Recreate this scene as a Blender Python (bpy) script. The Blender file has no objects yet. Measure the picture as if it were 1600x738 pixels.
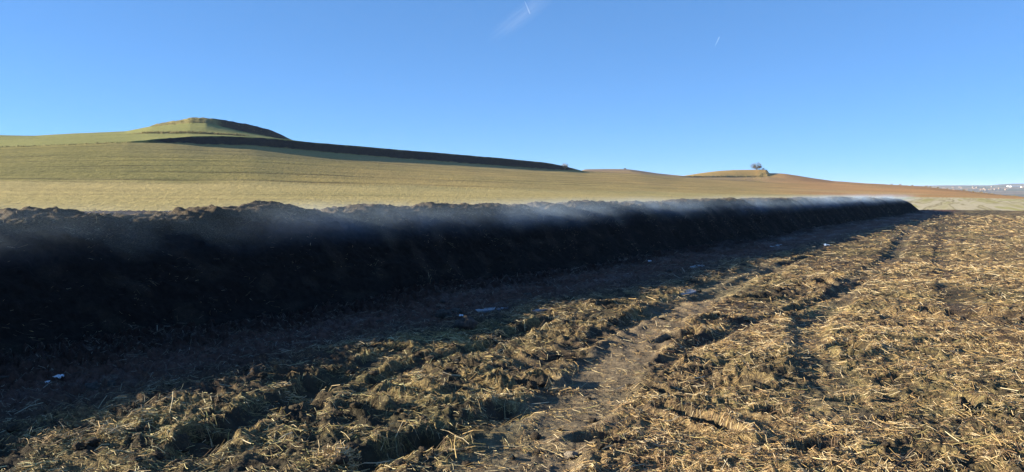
import bpy, math, random
import numpy as np

# ------------------------------------------------------------------ camera, sky, sun, exposure
R = math.radians
scene = bpy.context.scene
EYE = 1.70            # eye height above the trodden ground
FPX = 1200.0          # focal length in photo pixels (photo 1600 x 738)
HORIZON = 300.0       # photo row of the horizon

cam_data = bpy.data.cameras.new("camera")
cam_data.sensor_fit = 'HORIZONTAL'
cam_data.sensor_width = 36.0
cam_data.lens = 36.0 * FPX / 1600.0
cam_data.clip_start = 0.1
cam_data.clip_end = 150000.0
cam = bpy.data.objects.new("camera", cam_data)
scene.collection.objects.link(cam)
cam.location = (0, 0, EYE)
cam.rotation_euler = (R(90) - math.atan((369.0 - HORIZON) / FPX), 0, 0)
scene.camera = cam

SUN_EL = 13.4
SUN_AZ = -90.0        # degrees clockwise from +Y (the view direction): from the left
world = bpy.data.worlds.new("World")
scene.world = world
world.use_nodes = True
wn = world.node_tree
sky = wn.nodes.new("ShaderNodeTexSky")
sky.sky_type = 'NISHITA'
sky.sun_disc = False
sky.sun_elevation = R(SUN_EL)
sky.sun_rotation = R(SUN_AZ)
sky.altitude = 900
sky.air_density = 0.5
sky.dust_density = 0.0
sky.ozone_density = 3.6
bg = wn.nodes["Background"]
bg.inputs[1].default_value = 0.096
gam = wn.nodes.new("ShaderNodeGamma"); gam.inputs[1].default_value = 0.56      # the phone's soft tone curve, same for the whole dome
wb = wn.nodes.new("ShaderNodeMix"); wb.data_type = 'RGBA'; wb.blend_type = 'MULTIPLY'; wb.inputs[0].default_value = 1.0
wb.inputs[7].default_value = (0.57, 0.99, 1.43, 1)
wn.links.new(sky.outputs[0], gam.inputs[0]); wn.links.new(gam.outputs[0], wb.inputs[6]); wn.links.new(wb.outputs[2], bg.inputs[0])

sun_data = bpy.data.lights.new("sun", 'SUN')
sun_data.energy = 5.0
sun_data.angle = R(0.53)
sun_data.color = (1.0, 0.88, 0.66)
sun = bpy.data.objects.new("sun", sun_data)
scene.collection.objects.link(sun)
sd = (math.sin(R(SUN_AZ)) * math.cos(R(SUN_EL)), math.cos(R(SUN_AZ)) * math.cos(R(SUN_EL)), math.sin(R(SUN_EL)))
from mathutils import Vector, Matrix
sun.rotation_euler = Vector(sd).to_track_quat('Z', 'Y').to_euler()
sun.location = (-40, 20, 30)

scene.view_settings.view_transform = 'Standard'
scene.view_settings.look = 'None'
scene.view_settings.gamma = 1.0
scene.view_settings.use_curve_mapping = False
scene.view_settings.exposure = 1.68
scene.cycles.use_denoising = True
scene.cycles.denoising_prefilter = 'ACCURATE'
scene.cycles.denoising_input_passes = 'RGB_ALBEDO_NORMAL'
scene.cycles.max_bounces = 6
scene.cycles.volume_bounces = 1
scene.cycles.volume_max_steps = 256

rng = np.random.default_rng(7)
random.seed(7)
COL = scene.collection

# ------------------------------------------------------------------ helpers
_perm = np.random.default_rng(11).permutation(256)
_perm = np.concatenate([_perm, _perm, _perm]).astype(np.int64)
_g2 = np.stack([np.cos(np.arange(256) * 2.399963), np.sin(np.arange(256) * 2.399963)], 1)
_g3 = np.random.default_rng(5).normal(size=(256, 3))
_g3 /= np.linalg.norm(_g3, axis=1)[:, None]

def noise2(x, y, seed=0):
    x = np.asarray(x, float) + seed * 17.31; y = np.asarray(y, float) - seed * 9.77
    xi = np.floor(x).astype(np.int64); yi = np.floor(y).astype(np.int64)
    xf = x - xi; yf = y - yi
    u = xf * xf * xf * (xf * (xf * 6 - 15) + 10); v = yf * yf * yf * (yf * (yf * 6 - 15) + 10)
    def gr(ix, iy, dx, dy):
        h = _perm[_perm[ix & 255] + (iy & 255)]
        g = _g2[h]
        return g[..., 0] * dx + g[..., 1] * dy
    a = gr(xi, yi, xf, yf); b = gr(xi + 1, yi, xf - 1, yf)
    c = gr(xi, yi + 1, xf, yf - 1); d = gr(xi + 1, yi + 1, xf - 1, yf - 1)
    return 1.5 * ((a + (b - a) * u) + ((c + (d - c) * u) - (a + (b - a) * u)) * v)

def noise3(x, y, z, seed=0):
    x = np.asarray(x, float) + seed * 13.7; y = np.asarray(y, float) + seed * 5.1; z = np.asarray(z, float) - seed * 3.3
    xi = np.floor(x).astype(np.int64); yi = np.floor(y).astype(np.int64); zi = np.floor(z).astype(np.int64)
    xf = x - xi; yf = y - yi; zf = z - zi
    f = lambda t: t * t * t * (t * (t * 6 - 15) + 10)
    u, v, w = f(xf), f(yf), f(zf)
    def gr(i, j, k):
        h = _perm[_perm[_perm[(xi + i) & 255] + ((yi + j) & 255)] + ((zi + k) & 255)]
        g = _g3[h]
        return g[..., 0] * (xf - i) + g[..., 1] * (yf - j) + g[..., 2] * (zf - k)
    l = lambda a, b, t: a + (b - a) * t
    return 1.5 * l(l(l(gr(0, 0, 0), gr(1, 0, 0), u), l(gr(0, 1, 0), gr(1, 1, 0), u), v),
                   l(l(gr(0, 0, 1), gr(1, 0, 1), u), l(gr(0, 1, 1), gr(1, 1, 1), u), v), w)

def fbm2(x, y, octaves=4, seed=0, gain=0.5):
    t = 0; a = 1.0
    for o in range(octaves):
        t = t + a * noise2(x * 2.03 ** o, y * 2.03 ** o, seed + o * 3); a *= gain
    return t

def sstep(a, b, x):
    t = np.clip((np.asarray(x, float) - a) / (b - a), 0, 1)
    return t * t * (3 - 2 * t)

def mesh_np(name, verts, faces, mat=None, smooth=True, attrs=None):
    """verts (n,3); faces (m,3|4) int arrays (or list of such arrays)"""
    me = bpy.data.meshes.new(name)
    fl = faces if isinstance(faces, list) else [faces]
    fl = [np.asarray(f, np.int32) for f in fl if len(f)]
    verts = np.asarray(verts, np.float32)
    me.vertices.add(len(verts)); me.vertices.foreach_set("co", verts.ravel())
    nl = sum(f.size for f in fl); npoly = sum(len(f) for f in fl)
    me.loops.add(nl); me.polygons.add(npoly)
    me.loops.foreach_set("vertex_index", np.concatenate([f.ravel() for f in fl]))
    starts = []; tot = []; off = 0
    for f in fl:
        k = f.shape[1]
        starts.append(off + np.arange(len(f)) * k); tot.append(np.full(len(f), k)); off += f.size
    me.polygons.foreach_set("loop_start", np.concatenate(starts).astype(np.int32))
    me.polygons.foreach_set("use_smooth", np.full(npoly, smooth, bool))
    me.update(calc_edges=True)
    for an, av in (attrs or {}).items():
        av = np.asarray(av, np.float32)
        if av.ndim == 1:
            a = me.attributes.new(an, 'FLOAT', 'POINT'); a.data.foreach_set("value", av)
        else:
            if av.shape[1] == 3:
                av = np.concatenate([av, np.ones((len(av), 1), np.float32)], 1)
            a = me.attributes.new(an, 'FLOAT_COLOR', 'POINT'); a.data.foreach_set("color", av.ravel())
    if mat: me.materials.append(mat)
    return me

def link(name, me, parent=None, label=None, cat=None, group=None, kind=None):
    o = bpy.data.objects.new(name, me)
    COL.objects.link(o)
    if parent is not None: o.parent = parent
    if label: o["label"] = label
    if cat: o["category"] = cat
    if group: o["group"] = group
    if kind: o["kind"] = kind
    return o

def grid_faces(nr, nc, closed=False):
    i = np.arange(nr - 1)[:, None]; j = np.arange(nc if closed else nc - 1)[None, :]
    j2 = (j + 1) % nc
    a = i * nc + j; b = i * nc + j2; c = (i + 1) * nc + j2; d = (i + 1) * nc + j
    return np.stack([a, b, c, d], -1).reshape(-1, 4)

def px(x, y, z=0.0):
    """photo pixel of a point at height z -> its place on the level ground (X, Y)"""
    d = (EYE - z) * FPX / (y - HORIZON)
    return np.array([(x - 800.0) / FPX * d, d])

# ------------------------------------------------------------------ material helpers
class NT:
    def __init__(self, name):
        self.m = bpy.data.materials.new(name); self.m.use_nodes = True
        self.t = self.m.node_tree; self.b = self.t.nodes.get("Principled BSDF"); self.out = self.t.nodes.get("Material Output")
    def n(self, typ, **kw):
        nd = self.t.nodes.new(typ)
        for k, v in kw.items(): setattr(nd, k, v)
        return nd
    def l(self, a, b): self.t.links.new(a, b)
    def val(self, sock, v):
        if hasattr(v, 'is_output') or isinstance(v, bpy.types.NodeSocket): self.l(v, sock)
        else: sock.default_value = v
    def math(self, op, a, b=0.0, clamp=False):
        nd = self.n("ShaderNodeMath", operation=op); nd.use_clamp = clamp
        self.val(nd.inputs[0], a); self.val(nd.inputs[1], b); return nd.outputs[0]
    def mix(self, f, a, b, mode='MIX'):
        nd = self.n("ShaderNodeMix", data_type='RGBA', blend_type=mode)
        self.val(nd.inputs[0], f)
        self.val(nd.inputs[6], a if not isinstance(a, tuple) else (*a, 1)[:4]); self.val(nd.inputs[7], b if not isinstance(b, tuple) else (*b, 1)[:4])
        return nd.outputs[2]
    def noise(self, vec, scale, detail=4, rough=0.55, dist=0.0):
        nd = self.n("ShaderNodeTexNoise"); nd.inputs["Scale"].default_value = scale
        nd.inputs["Detail"].default_value = detail; nd.inputs["Roughness"].default_value = rough
        nd.inputs["Distortion"].default_value = dist
        if vec is not None: self.l(vec, nd.inputs["Vector"])
        return nd.outputs[0]
    def ramp(self, f, stops):
        nd = self.n("ShaderNodeValToRGB"); cr = nd.color_ramp
        while len(cr.elements) < len(stops): cr.elements.new(0.5)
        for e, (p, c) in zip(cr.elements, stops):
            e.position = p; e.color = (*c, 1) if len(c) == 3 else c
        self.l(f, nd.inputs[0]); return nd.outputs[0]
    def attr(self, name):
        nd = self.n("ShaderNodeAttribute", attribute_name=name); return nd
    def pos(self): return self.n("ShaderNodeNewGeometry").outputs["Position"]
    def mapping(self, vec, scale=(1, 1, 1), rot=(0, 0, 0), loc=(0, 0, 0)):
        nd = self.n("ShaderNodeMapping"); self.l(vec, nd.inputs[0])
        nd.inputs["Scale"].default_value = scale; nd.inputs["Rotation"].default_value = rot; nd.inputs["Location"].default_value = loc
        return nd.outputs[0]
    def bump(self, h, strength, dist):
        nd = self.n("ShaderNodeBump"); nd.inputs["Strength"].default_value = strength; nd.inputs["Distance"].default_value = dist
        self.l(h, nd.inputs["Height"]); self.l(nd.outputs[0], self.b.inputs["Normal"]); return nd
    def base(self, c, rough=0.9, spec=0.2):
        self.val(self.b.inputs["Base Color"], (*c, 1) if isinstance(c, tuple) and len(c) == 3 else c)
        self.b.inputs["Roughness"].default_value = rough; self.b.inputs["Specular IOR Level"].default_value = spec

def mat_ground():
    k = NT("trampled_manure_ground")
    p = k.pos(); cov = k.attr("straw").outputs["Fac"]; tint = k.attr("tint").outputs["Color"]
    n1 = k.noise(k.mapping(p, (1, 1, 1)), 26, 5, 0.65)
    nA = k.noise(k.mapping(p, (26, 150, 60), (0, 0, 0.5)), 1.0, 3, 0.6, 0.6)
    nB = k.noise(k.mapping(p, (140, 24, 60), (0, 0, 0.3)), 1.0, 3, 0.6, 0.6)
    fib = k.math('MAXIMUM', nA, nB)
    big = k.noise(p, 2.2, 4, 0.6)
    thr = k.math('ADD', k.math('MULTIPLY', fib, 0.75), k.math('MULTIPLY', k.math('SUBTRACT', n1, 0.5), 0.5))
    thr = k.math('ADD', thr, k.math('MULTIPLY', k.math('SUBTRACT', big, 0.5), 0.35))
    thr = k.math('ADD', thr, k.math('MULTIPLY', k.math('SUBTRACT', cov, 0.5), 0.45))
    f = k.n("ShaderNodeMapRange"); f.inputs[1].default_value = 0.36; f.inputs[2].default_value = 0.58
    k.l(thr, f.inputs[0])
    soil = k.ramp(k.noise(p, 9, 5, 0.6), [(0.3, (0.042, 0.031, 0.024)), (0.7, (0.105, 0.078, 0.056))])
    straw = k.ramp(k.noise(k.mapping(p, (30, 30, 30)), 1.0, 4, 0.7), [(0.28, (0.095, 0.060, 0.034)), (0.5, (0.30, 0.205, 0.098)), (0.72, (0.52, 0.395, 0.205))])
    c = k.mix(f.outputs[0], soil, straw)
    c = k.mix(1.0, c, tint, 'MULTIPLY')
    k.base(c, 0.92, 0.15)
    wet = k.attr("wet").outputs["Fac"]
    rr = k.n("ShaderNodeMapRange"); rr.inputs[3].default_value = 0.92; rr.inputs[4].default_value = 0.45
    k.l(wet, rr.inputs[0]); k.l(rr.outputs[0], k.b.inputs["Roughness"])
    h = k.math('ADD', k.math('MULTIPLY', fib, 0.6), n1)
    k.bump(h, 1.0, 0.035)
    return k.m

def mat_straw():
    k = NT("straw")
    c = k.attr("col").outputs["Color"]
    k.base(c, 0.6, 0.3)
    # dry stalks let a little light through
    tr = k.n("ShaderNodeBsdfTranslucent"); k.l(c, tr.inputs[0])
    ms = k.n("ShaderNodeMixShader"); ms.inputs[0].default_value = 0.18
    k.l(k.b.outputs[0], ms.inputs[1]); k.l(tr.outputs[0], ms.inputs[2]); k.l(ms.outputs[0], k.out.inputs[0])
    return k.m

def mat_heap():
    k = NT("composting_manure")
    p = k.pos()
    n = k.noise(p, 14, 6, 0.7); fib = k.noise(k.mapping(p, (90, 30, 120), (0.4, 0.2, 0.6)), 1.0, 3, 0.6, 1.0)
    crust = k.attr("crust").outputs["Fac"]
    dark = k.ramp(n, [(0.3, (0.010, 0.0085, 0.008)), (0.62, (0.024, 0.019, 0.017)), (0.85, (0.055, 0.043, 0.034))])
    dry = k.ramp(fib, [(0.35, (0.05, 0.04, 0.03)), (0.55, (0.16, 0.125, 0.085)), (0.75, (0.32, 0.27, 0.2))])
    k.base(k.mix(crust, dark, dry), 0.95, 0.1)
    k.bump(k.math('ADD', n, k.math('MULTIPLY', fib, 0.5)), 0.9, 0.06)
    return k.m

def mat_field():
    k = NT("winter_fields")
    p = k.pos(); col = k.attr("col").outputs["Color"]
    row = k.attr("row").outputs["Fac"]; rowamt = k.attr("rowamt").outputs["Fac"]; strip = k.attr("strip").outputs["Fac"]
    sx = k.n("ShaderNodeSeparateXYZ"); k.l(p, sx.inputs[0])
    cv = k.n("ShaderNodeCombineXYZ"); k.l(k.math('MULTIPLY', sx.outputs[0], 0.012), cv.inputs[0]); k.l(row, cv.inputs[1])
    lines = k.noise(k.mapping(cv.outputs[0], (1, 0.62, 1)), 1.0, 3, 0.8)
    fine = k.noise(p, 0.9, 5, 0.7)
    broad = k.noise(p, 0.022, 4, 0.6)
    tuft = k.noise(k.mapping(p, (1.6, 0.6, 1)), 1.0, 3, 0.8)
    lin = k.ramp(lines, [(0.34, (0.30, 0.28, 0.28)), (0.43, (0.90, 0.90, 0.90)), (0.56, (1.08, 1.06, 1.0)), (0.66, (1.3, 1.26, 1.12))])
    c = k.mix(rowamt, col, k.mix(1.0, col, lin, 'MULTIPLY'))
    c = k.mix(0.9, c, k.ramp(fine, [(0.3, (0.72, 0.72, 0.72)), (0.7, (1.2, 1.2, 1.2))]), 'MULTIPLY')
    c = k.mix(1.0, c, k.ramp(tuft, [(0.30, (0.62, 0.63, 0.60)), (0.46, (0.98, 0.98, 0.98)), (0.58, (1.01, 1.01, 1.0)), (0.72, (1.2, 1.17, 1.12))]), 'MULTIPLY')
    c = k.mix(1.0, c, k.ramp(broad, [(0.35, (0.86, 0.88, 0.84)), (0.65, (1.1, 1.06, 1.02))]), 'MULTIPLY')
    # drilled strips of the stubble field, running away to the right
    rot = k.mapping(p, (1, 1, 1), (0, 0, R(30)))
    wv = k.noise(k.mapping(rot, (0.22, 0.008, 0.0)), 1.0, 3, 0.6)
    sc = k.ramp(wv, [(0.39, (0.36, 0.32, 0.13)), (0.45, (0.50, 0.43, 0.26)), (0.48, (0.29, 0.24, 0.12)), (0.50, (0.50, 0.43, 0.28)), (0.56, (0.52, 0.45, 0.30)), (0.60, (0.40, 0.36, 0.15))])
    sc = k.mix(1.0, sc, k.ramp(tuft, [(0.32, (0.72, 0.7, 0.66)), (0.5, (1.0, 1.0, 1.0)), (0.7, (1.15, 1.15, 1.1))]), 'MULTIPLY')
    c = k.mix(strip, c, sc)
    k.base(c, 0.95, 0.1)
    k.bump(k.math('ADD', k.math('MULTIPLY', lines, rowamt), k.math('MULTIPLY', tuft, 0.45)), 0.7, 0.5)
    return k.m

def mat_plain(name, stops, scale, rough=0.9, bump=0.0, bscale=None, spec=0.2):
    k = NT(name)
    tc = k.n("ShaderNodeTexCoord").outputs["Object"]
    n = k.noise(tc, scale, 5, 0.6)
    k.base(k.ramp(n, stops), rough, spec)
    if bump: k.bump(k.noise(tc, bscale or scale * 2, 5, 0.65), 0.8, bump)
    return k.m

M_GROUND = mat_ground(); M_STRAW = mat_straw(); M_HEAP = mat_heap(); M_FIELD = mat_field()

# ------------------------------------------------------------------ frame along the windrow
UA = R(35.0)
U = np.array([math.sin(UA), math.cos(UA)])     # along the windrow, away from the camera
Nn = np.array([math.cos(UA), -math.sin(UA)])   # across it, towards the camera side
def to_sq(x, y): return x * U[0] + y * U[1], x * Nn[0] + y * Nn[1]
def to_xy(s, q): return s * U[0] + q * Nn[0], s * U[1] + q * Nn[1]
def crest_q(s): return np.interp(s, [-40, 20, 40, 60, 80], [-10.4, -10.35, -10.5, -10.55, -10.35])

# ------------------------------------------------------------------ trampled ground near the camera
def seg_dist(x, y, pts):
    """distance to a polyline, signed side (+ = right when walking along it), fraction along it"""
    best = np.full(x.shape, 1e9); side = np.zeros(x.shape); along = np.zeros(x.shape)
    L = 0.0; tot = sum(np.linalg.norm(pts[i + 1] - pts[i]) for i in range(len(pts) - 1))
    for i in range(len(pts) - 1):
        a, b = pts[i], pts[i + 1]; v = b - a; ln = np.linalg.norm(v)
        t = np.clip(((x - a[0]) * v[0] + (y - a[1]) * v[1]) / ln ** 2, 0, 1)
        dx = x - a[0] - t * v[0]; dy = y - a[1] - t * v[1]
        d = np.hypot(dx, dy); m = d < best
        cr = v[0] * dy - v[1] * dx
        best = np.where(m, d, best); side = np.where(m, -np.sign(cr), side); along = np.where(m, (L + t * ln) / tot, along)
        L += ln
    return best, side, along

def chaikin(pts, n=2):
    pts = [np.asarray(p, float) for p in pts]
    for _ in range(n):
        q = [pts[0]]
        for a, b in zip(pts[:-1], pts[1:]): q += [a * .75 + b * .25, a * .25 + b * .75]
        pts = q + [pts[-1]]
    return pts
def line(*pp): return chaikin([px(*p) for p in pp])
RUTS = [  # polyline, half width, depth, bank height on the left
    (line((1215, 418), (1150, 442), (1080, 476), (1000, 532), (900, 632), (820, 725), (700, 900)), 0.40, 0.050, 0.040),
    (line((815, 640), (750, 676), (650, 705), (560, 742), (470, 800)), 0.17, 0.15, 0.08),
    (line((1452, 337), (1412, 372), (1398, 410), (1335, 438), (1312, 474), (1255, 520), (1300, 610), (1330, 700)), 0.22, 0.050, 0.055),
    (line((1310, 392), (1250, 409), (1185, 432), (1120, 462), (1010, 500), (900, 545), (760, 600)), 0.16, 0.07, 0.07),
    (line((1400, 420), (1360, 440), (1290, 470), (1200, 505), (1090, 545), (1010, 590)), 0.14, 0.06, 0.035),
    (line((1470, 340), (1475, 400), (1490, 470), (1530, 520), (1640, 560)), 0.25, 0.018, 0.010),
    (line((640, 560), (520, 600), (400, 655), (250, 738)), 0.18, 0.10, 0.05),
    (line((880, 500), (760, 545), (640, 585), (540, 625)), 0.12, 0.07, 0.05),
]
DIPS = [  # px, py, half length, half width, angle, depth
    (1292, 448, .34, .16, 1.3, .10), (1332, 556, .20, .14, .2, .11), (1515, 498, .55, .22, -.5, .09), (1482, 640, .20, .09, -.6, .09),
    (1096, 668, .36, .11, -1.0, .10), (1560, 540, .34, .13, -.3, .06), (782, 607, .07, .07, 0, .16), (848, 600, .08, .11, 1.2, .18),
    (1400, 470, .26, .1, .1, .07), (960, 488, .3, .16, .5, .10), (470, 640, .2, .12, .3, .10), (560, 650, .16, .1, .2, .12),
    (330, 690, .2, .1, .3, .1), (1240, 505, .2, .13, .2, .08), (1180, 470, .34, .13, .4, .10), (1120, 510, .3, .12, .5, .11),
    (1060, 535, .3, .14, .6, .12), (1170, 600, .18, .11, -.8, .07), (1330, 640, .16, .09, .3, .05), (1290, 712, .22, .08, .2, .06),
    (1540, 655, .17, .08, .3, .05), (690, 690, .14, .08, .2, .06), (930, 700, .2, .08, .3, .07), (1030, 615, .16, .08, -.9, .07),
    (1400, 600, .16, .08, .4, .05), (1210, 655, .13, .09, .2, .06), (1450, 560, .2, .09, -.3, .05), (640, 620, .2, .1, .2, .09),
    (720, 640, .16, .07, .1, .09), (600, 560, .25, .1, .4, .07), (450, 600, .2, .09, .3, .08), (885, 560, .25, .09, .4, .08),
]

def ground_fields(x, y):
    s, q = to_sq(x, y)
    r = np.hypot(x, y)
    qe = q + 0.35 * noise2(s * 0.35, q * 0.2, 3) + 0.15 * noise2(s * 1.3, q, 4)
    qshift = np.interp(s, [-40, 25, 60, 80], [0, 0, -.5, -.9])
    qe = qe - qshift
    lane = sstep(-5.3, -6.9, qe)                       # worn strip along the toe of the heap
    clump = sstep(-6.9, -5.3, qe) * sstep(-2.2, -3.6, qe)   # churned strip
    opn = sstep(-3.6, -2.2, qe)                        # littered ground
    z = 0.06 * fbm2(x * 0.25, y * 0.25, 3, 1) + 0.03 * noise2(x * 0.8, y * 0.8, 2)
    wx = x + 0.12 * noise2(x * 3, y * 3, 20); wy = y + 0.12 * noise2(x * 3, y * 3, 21)
    b1 = 1 - np.abs(noise2(wx * 2.1, wy * 2.1, 5)) * 1.6
    b2 = 1 - np.abs(noise2(wx * 4.7, wy * 4.7, 6)) * 1.6
    b3 = noise2(wx * 9.5, wy * 9.5, 7)
    b4 = noise2(x * 21, y * 21, 8)
    b5 = noise2(x * 45, y * 45, 9)
    fade = np.clip(22.0 / np.maximum(r, 1e-3), 0, 1)    # fine lumps need not be meshed far off
    rough = (0.016 * b1 + 0.018 * b2 + 0.024 * b3 + 0.020 * b4 * fade + 0.013 * b5 * fade ** 2)
    rough_l = (0.016 * b2 + 0.020 * b3 + 0.018 * b4 * fade + 0.016 * b5 * fade) * (1.9 + 1.4 * sstep(-7.2, -8.2, qe))
    rough_o = (0.016 * b1 + 0.016 * b2 + 0.018 * b3 + 0.018 * b4 * fade + 0.012 * b5 * fade)
    patch = 0.65 + 0.7 * sstep(-0.3, 0.4, fbm2(x * 0.6, y * 0.6, 2, 31))
    # swept, windblown litter: long low waves across the view
    sw = noise2((x * .96 + y * .28) * 1.3, (-x * .28 + y * .96) * 4.2, 33)
    smooth = np.zeros_like(x); rutz = np.zeros_like(x); paleness = np.zeros_like(x)
    for pts, hw, dep, bank in RUTS:
        d, sd_, al = seg_dist(x, y, pts)
        d = d + 0.05 * noise2(x * 2.3, y * 2.3, 40) + 0.02 * noise2(x * 8, y * 8, 41)
        ends = sstep(0.0, 0.06, al) * sstep(1.0, 0.94, al)
        pr = sstep(hw * 1.15, hw * 0.6, d) * ends
        br = 0.5 + 1.2 * noise2(x * 0.9, y * 0.9, 43 + round(hw * 100)) + .4 * noise2(x * 2.2, y * 2.2, 45)
        rutz -= 0.7 * dep * pr * np.clip(br + .25, .3, 1.2)
        rutz += 0.5 * bank * np.clip(br, 0, 1.3) * np.exp(-((d - hw * 1.5) / (hw * 0.45)) ** 2) * ends * (0.7 + 0.6 * noise2(x * 1.7, y * 1.7, 44)) * 0.8
        smooth = np.maximum(smooth, pr)
    d0, _, _ = seg_dist(x, y, RUTS[0][0]); paleness = sstep(0.50, 0.26, d0 + .06 * noise2(x * 3, y * 3, 46))
    d2_, _, _ = seg_dist(x, y, RUTS[2][0]); paleness = np.maximum(paleness, .45 * sstep(0.34, 0.12, d2_ + .06 * noise2(x * 3, y * 3, 48)))
    dark = np.zeros_like(x)
    for (pxx, pyy, hl, hw, an, dep) in DIPS:
        c = px(pxx, pyy); ca, sa = math.cos(an), math.sin(an)
        dx = x - c[0]; dy = y - c[1]
        m = (np.abs(dx) < 2) & (np.abs(dy) < 2)
        if not m.any(): continue
        e = np.sqrt(((dx * ca + dy * sa) / hl) ** 2 + ((-dx * sa + dy * ca) / hw) ** 2) + 0.25 * noise2(x * 5, y * 5, 47)
        pr = sstep(1.25, 0.6, e)
        rutz -= 1.35 * dep * pr; rutz += 0.45 * dep * np.exp(-((e - 1.45) / .3) ** 2)
        smooth = np.maximum(smooth, pr * .8); dark = np.maximum(dark, pr)
    # tread bars pressed across the churned strip
    tread = np.exp(-((qe + 4.6) / 0.55) ** 2) * sstep(1, 3, s) * sstep(24, 12, s)
    bars = np.sin((s + 0.5 * np.abs(qe + 4.6) + .12 * noise2(x * 2, y * 2, 50)) * 2 * math.pi / 0.31)
    z = z + (lane * rough_l + (clump * rough * 0.9 + opn * rough_o * 1.1) * patch) * (1 - .75 * smooth) + 0.016 * opn * sw
    z = z + rutz * (1 - .5 * lane) + 0.022 * tread * bars
    z = z + 0.018 * np.exp(-((qe + 5.85) / 0.28) ** 2) * (0.8 + .8 * noise2(s * 1.1, q * 1.1, 51))   # thrown-up edge beside the lane
    # straw cover
    cv = 0.14 * lane + 0.60 * clump + 0.72 * opn
    cv = cv + 0.25 * fbm2(x * 0.7, y * 0.7, 3, 60) * (1 - lane) + 0.12 * noise2(x * 3, y * 3, 61) - 0.45 * dark - 0.18 * smooth
    cv = cv * (1 - .35 * paleness)
    mud = sstep(-.02, -.32, noise2(x * 2.6, y * 3.4, 64) + .6 * noise2(x * 6, y * 7, 65) + .1)      # bare dark manure between the straw patches
    cv = cv - mud * (.45 * clump + .26 * opn)
    tint = np.stack([np.ones_like(x)] * 3, -1)
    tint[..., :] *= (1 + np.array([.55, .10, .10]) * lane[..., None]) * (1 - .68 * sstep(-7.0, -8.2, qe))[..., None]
    tint *= 1 + np.array([1.5, 1.6, 1.4]) * paleness[..., None]
    tint *= (1 - .20 * mud * (clump + .4 * opn))[..., None]
    gl = sstep(-0.15, 0.35, fbm2(x * 0.35 + 5, y * 0.35, 3, 62)) * .6 * (1 - lane)
    gl = np.clip(gl + .5 * clump * sstep(2.0, -1.5, x), 0, 1)
    tint[..., 0] *= 1 - .12 * gl; tint[..., 1] *= 1 + .03 * gl; tint[..., 2] *= 1 - .12 * gl
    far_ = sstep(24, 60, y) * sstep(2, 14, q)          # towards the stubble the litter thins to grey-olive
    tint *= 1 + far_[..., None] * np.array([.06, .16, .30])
    wet = np.clip(lane * (0.35 + .9 * noise2(s * .6, q * 2.5, 63)), 0, 1)
    return z, np.clip(cv, 0, 1), tint, wet, lane, clump, opn

RMAX = 84.0
th_dense = np.arange(-R(45), R(45), 0.0024)
th_coarse = np.arange(R(45) + R(3), 2 * math.pi - R(45) - R(1), R(4))
TH = np.concatenate([th_dense, th_coarse])
rr = [0.5]
while rr[-1] < 3.4: rr.append(rr[-1] * 1.16)
while rr[-1] < 28: rr.append(rr[-1] * 1.005)
while rr[-1] < RMAX: rr.append(rr[-1] * 1.012)
RR = np.array(rr)
gth, gr_ = np.meshgrid(TH, RR)
gx = gr_ * np.sin(gth); gy = gr_ * np.cos(gth)
gz, gcov, gtint, gwet, glane, gclump, gopn = ground_fields(gx, gy)
gz = gz + 0.03 - 0.35 * sstep(RMAX - 4, RMAX, gr_)
centre = np.array([[0, 0, gz[0].mean()]])
nr, nc = gx.shape
V = np.concatenate([np.stack([gx, gy, gz], -1).reshape(-1, 3), centre])
F = grid_faces(nr, nc, True)[:, ::-1]
fan = np.stack([np.full(nc, nr * nc), (np.arange(nc) + 1) % nc, np.arange(nc)], 1)
me = mesh_np("trampled_ground", V, [F, fan], M_GROUND, True,
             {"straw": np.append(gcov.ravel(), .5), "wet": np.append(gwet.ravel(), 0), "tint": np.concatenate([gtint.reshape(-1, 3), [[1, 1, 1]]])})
link("trampled_ground", me, kind="structure")

def sample(grid, x, y):
    th = np.mod(np.arctan2(x, y) + R(45), 2 * math.pi) - R(45)
    r = np.hypot(x, y)
    jc = np.interp(th, TH, np.arange(len(TH))); ir = np.interp(r, RR, np.arange(len(RR)))
    j0 = np.clip(jc.astype(int), 0, nc - 2); i0 = np.clip(ir.astype(int), 0, nr - 2)
    u = jc - j0; v = ir - i0
    return (grid[i0, j0] * (1 - u) * (1 - v) + grid[i0, j0 + 1] * u * (1 - v) + grid[i0 + 1, j0] * (1 - u) * v + grid[i0 + 1, j0 + 1] * u * v)
def ground_z(x, y): return sample(gz, np.asarray(x, float), np.asarray(y, float))

# ------------------------------------------------------------------ hillside, bank and fields behind
XS = np.concatenate([np.arange(-800, -60, 20), np.arange(-60, 1660, 1.7), np.arange(1660, 2500, 20)]).astype(float)
def prof(pts, sm=0):
    a = np.array(pts, float); v = np.interp(XS, a[:, 0], a[:, 1])
    if sm:
        w = np.abs(XS[:, None] - XS[None, :]) if False else None
        k = int(sm / 1.7); ker = np.hanning(2 * k + 3); ker /= ker.sum()
        v = np.convolve(np.pad(v, k + 1, mode='edge'), ker, mode='valid')
    return v
def hz(d, y): return EYE + (HORIZON - y) / FPX * d
T = (XS - 800) / FPX
d0 = np.full_like(XS, 52.0); z0 = np.full_like(XS, -0.30)
d1 = np.full_like(XS, 66.0) ; z1 = np.full_like(XS, 0.0)
d2 = prof([(-800, 100), (0, 112), (400, 128), (800, 155), (1000, 185), (1200, 225), (1330, 235), (1450, 225), (1600, 200), (2500, 200)], 60)
y2 = prof([(-800, 280), (0, 283), (400, 288), (800, 297), (1000, 302), (1200, 306), (1330, 308.3), (1450, 308.5), (1600, 311), (2500, 314)], 40)
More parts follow.
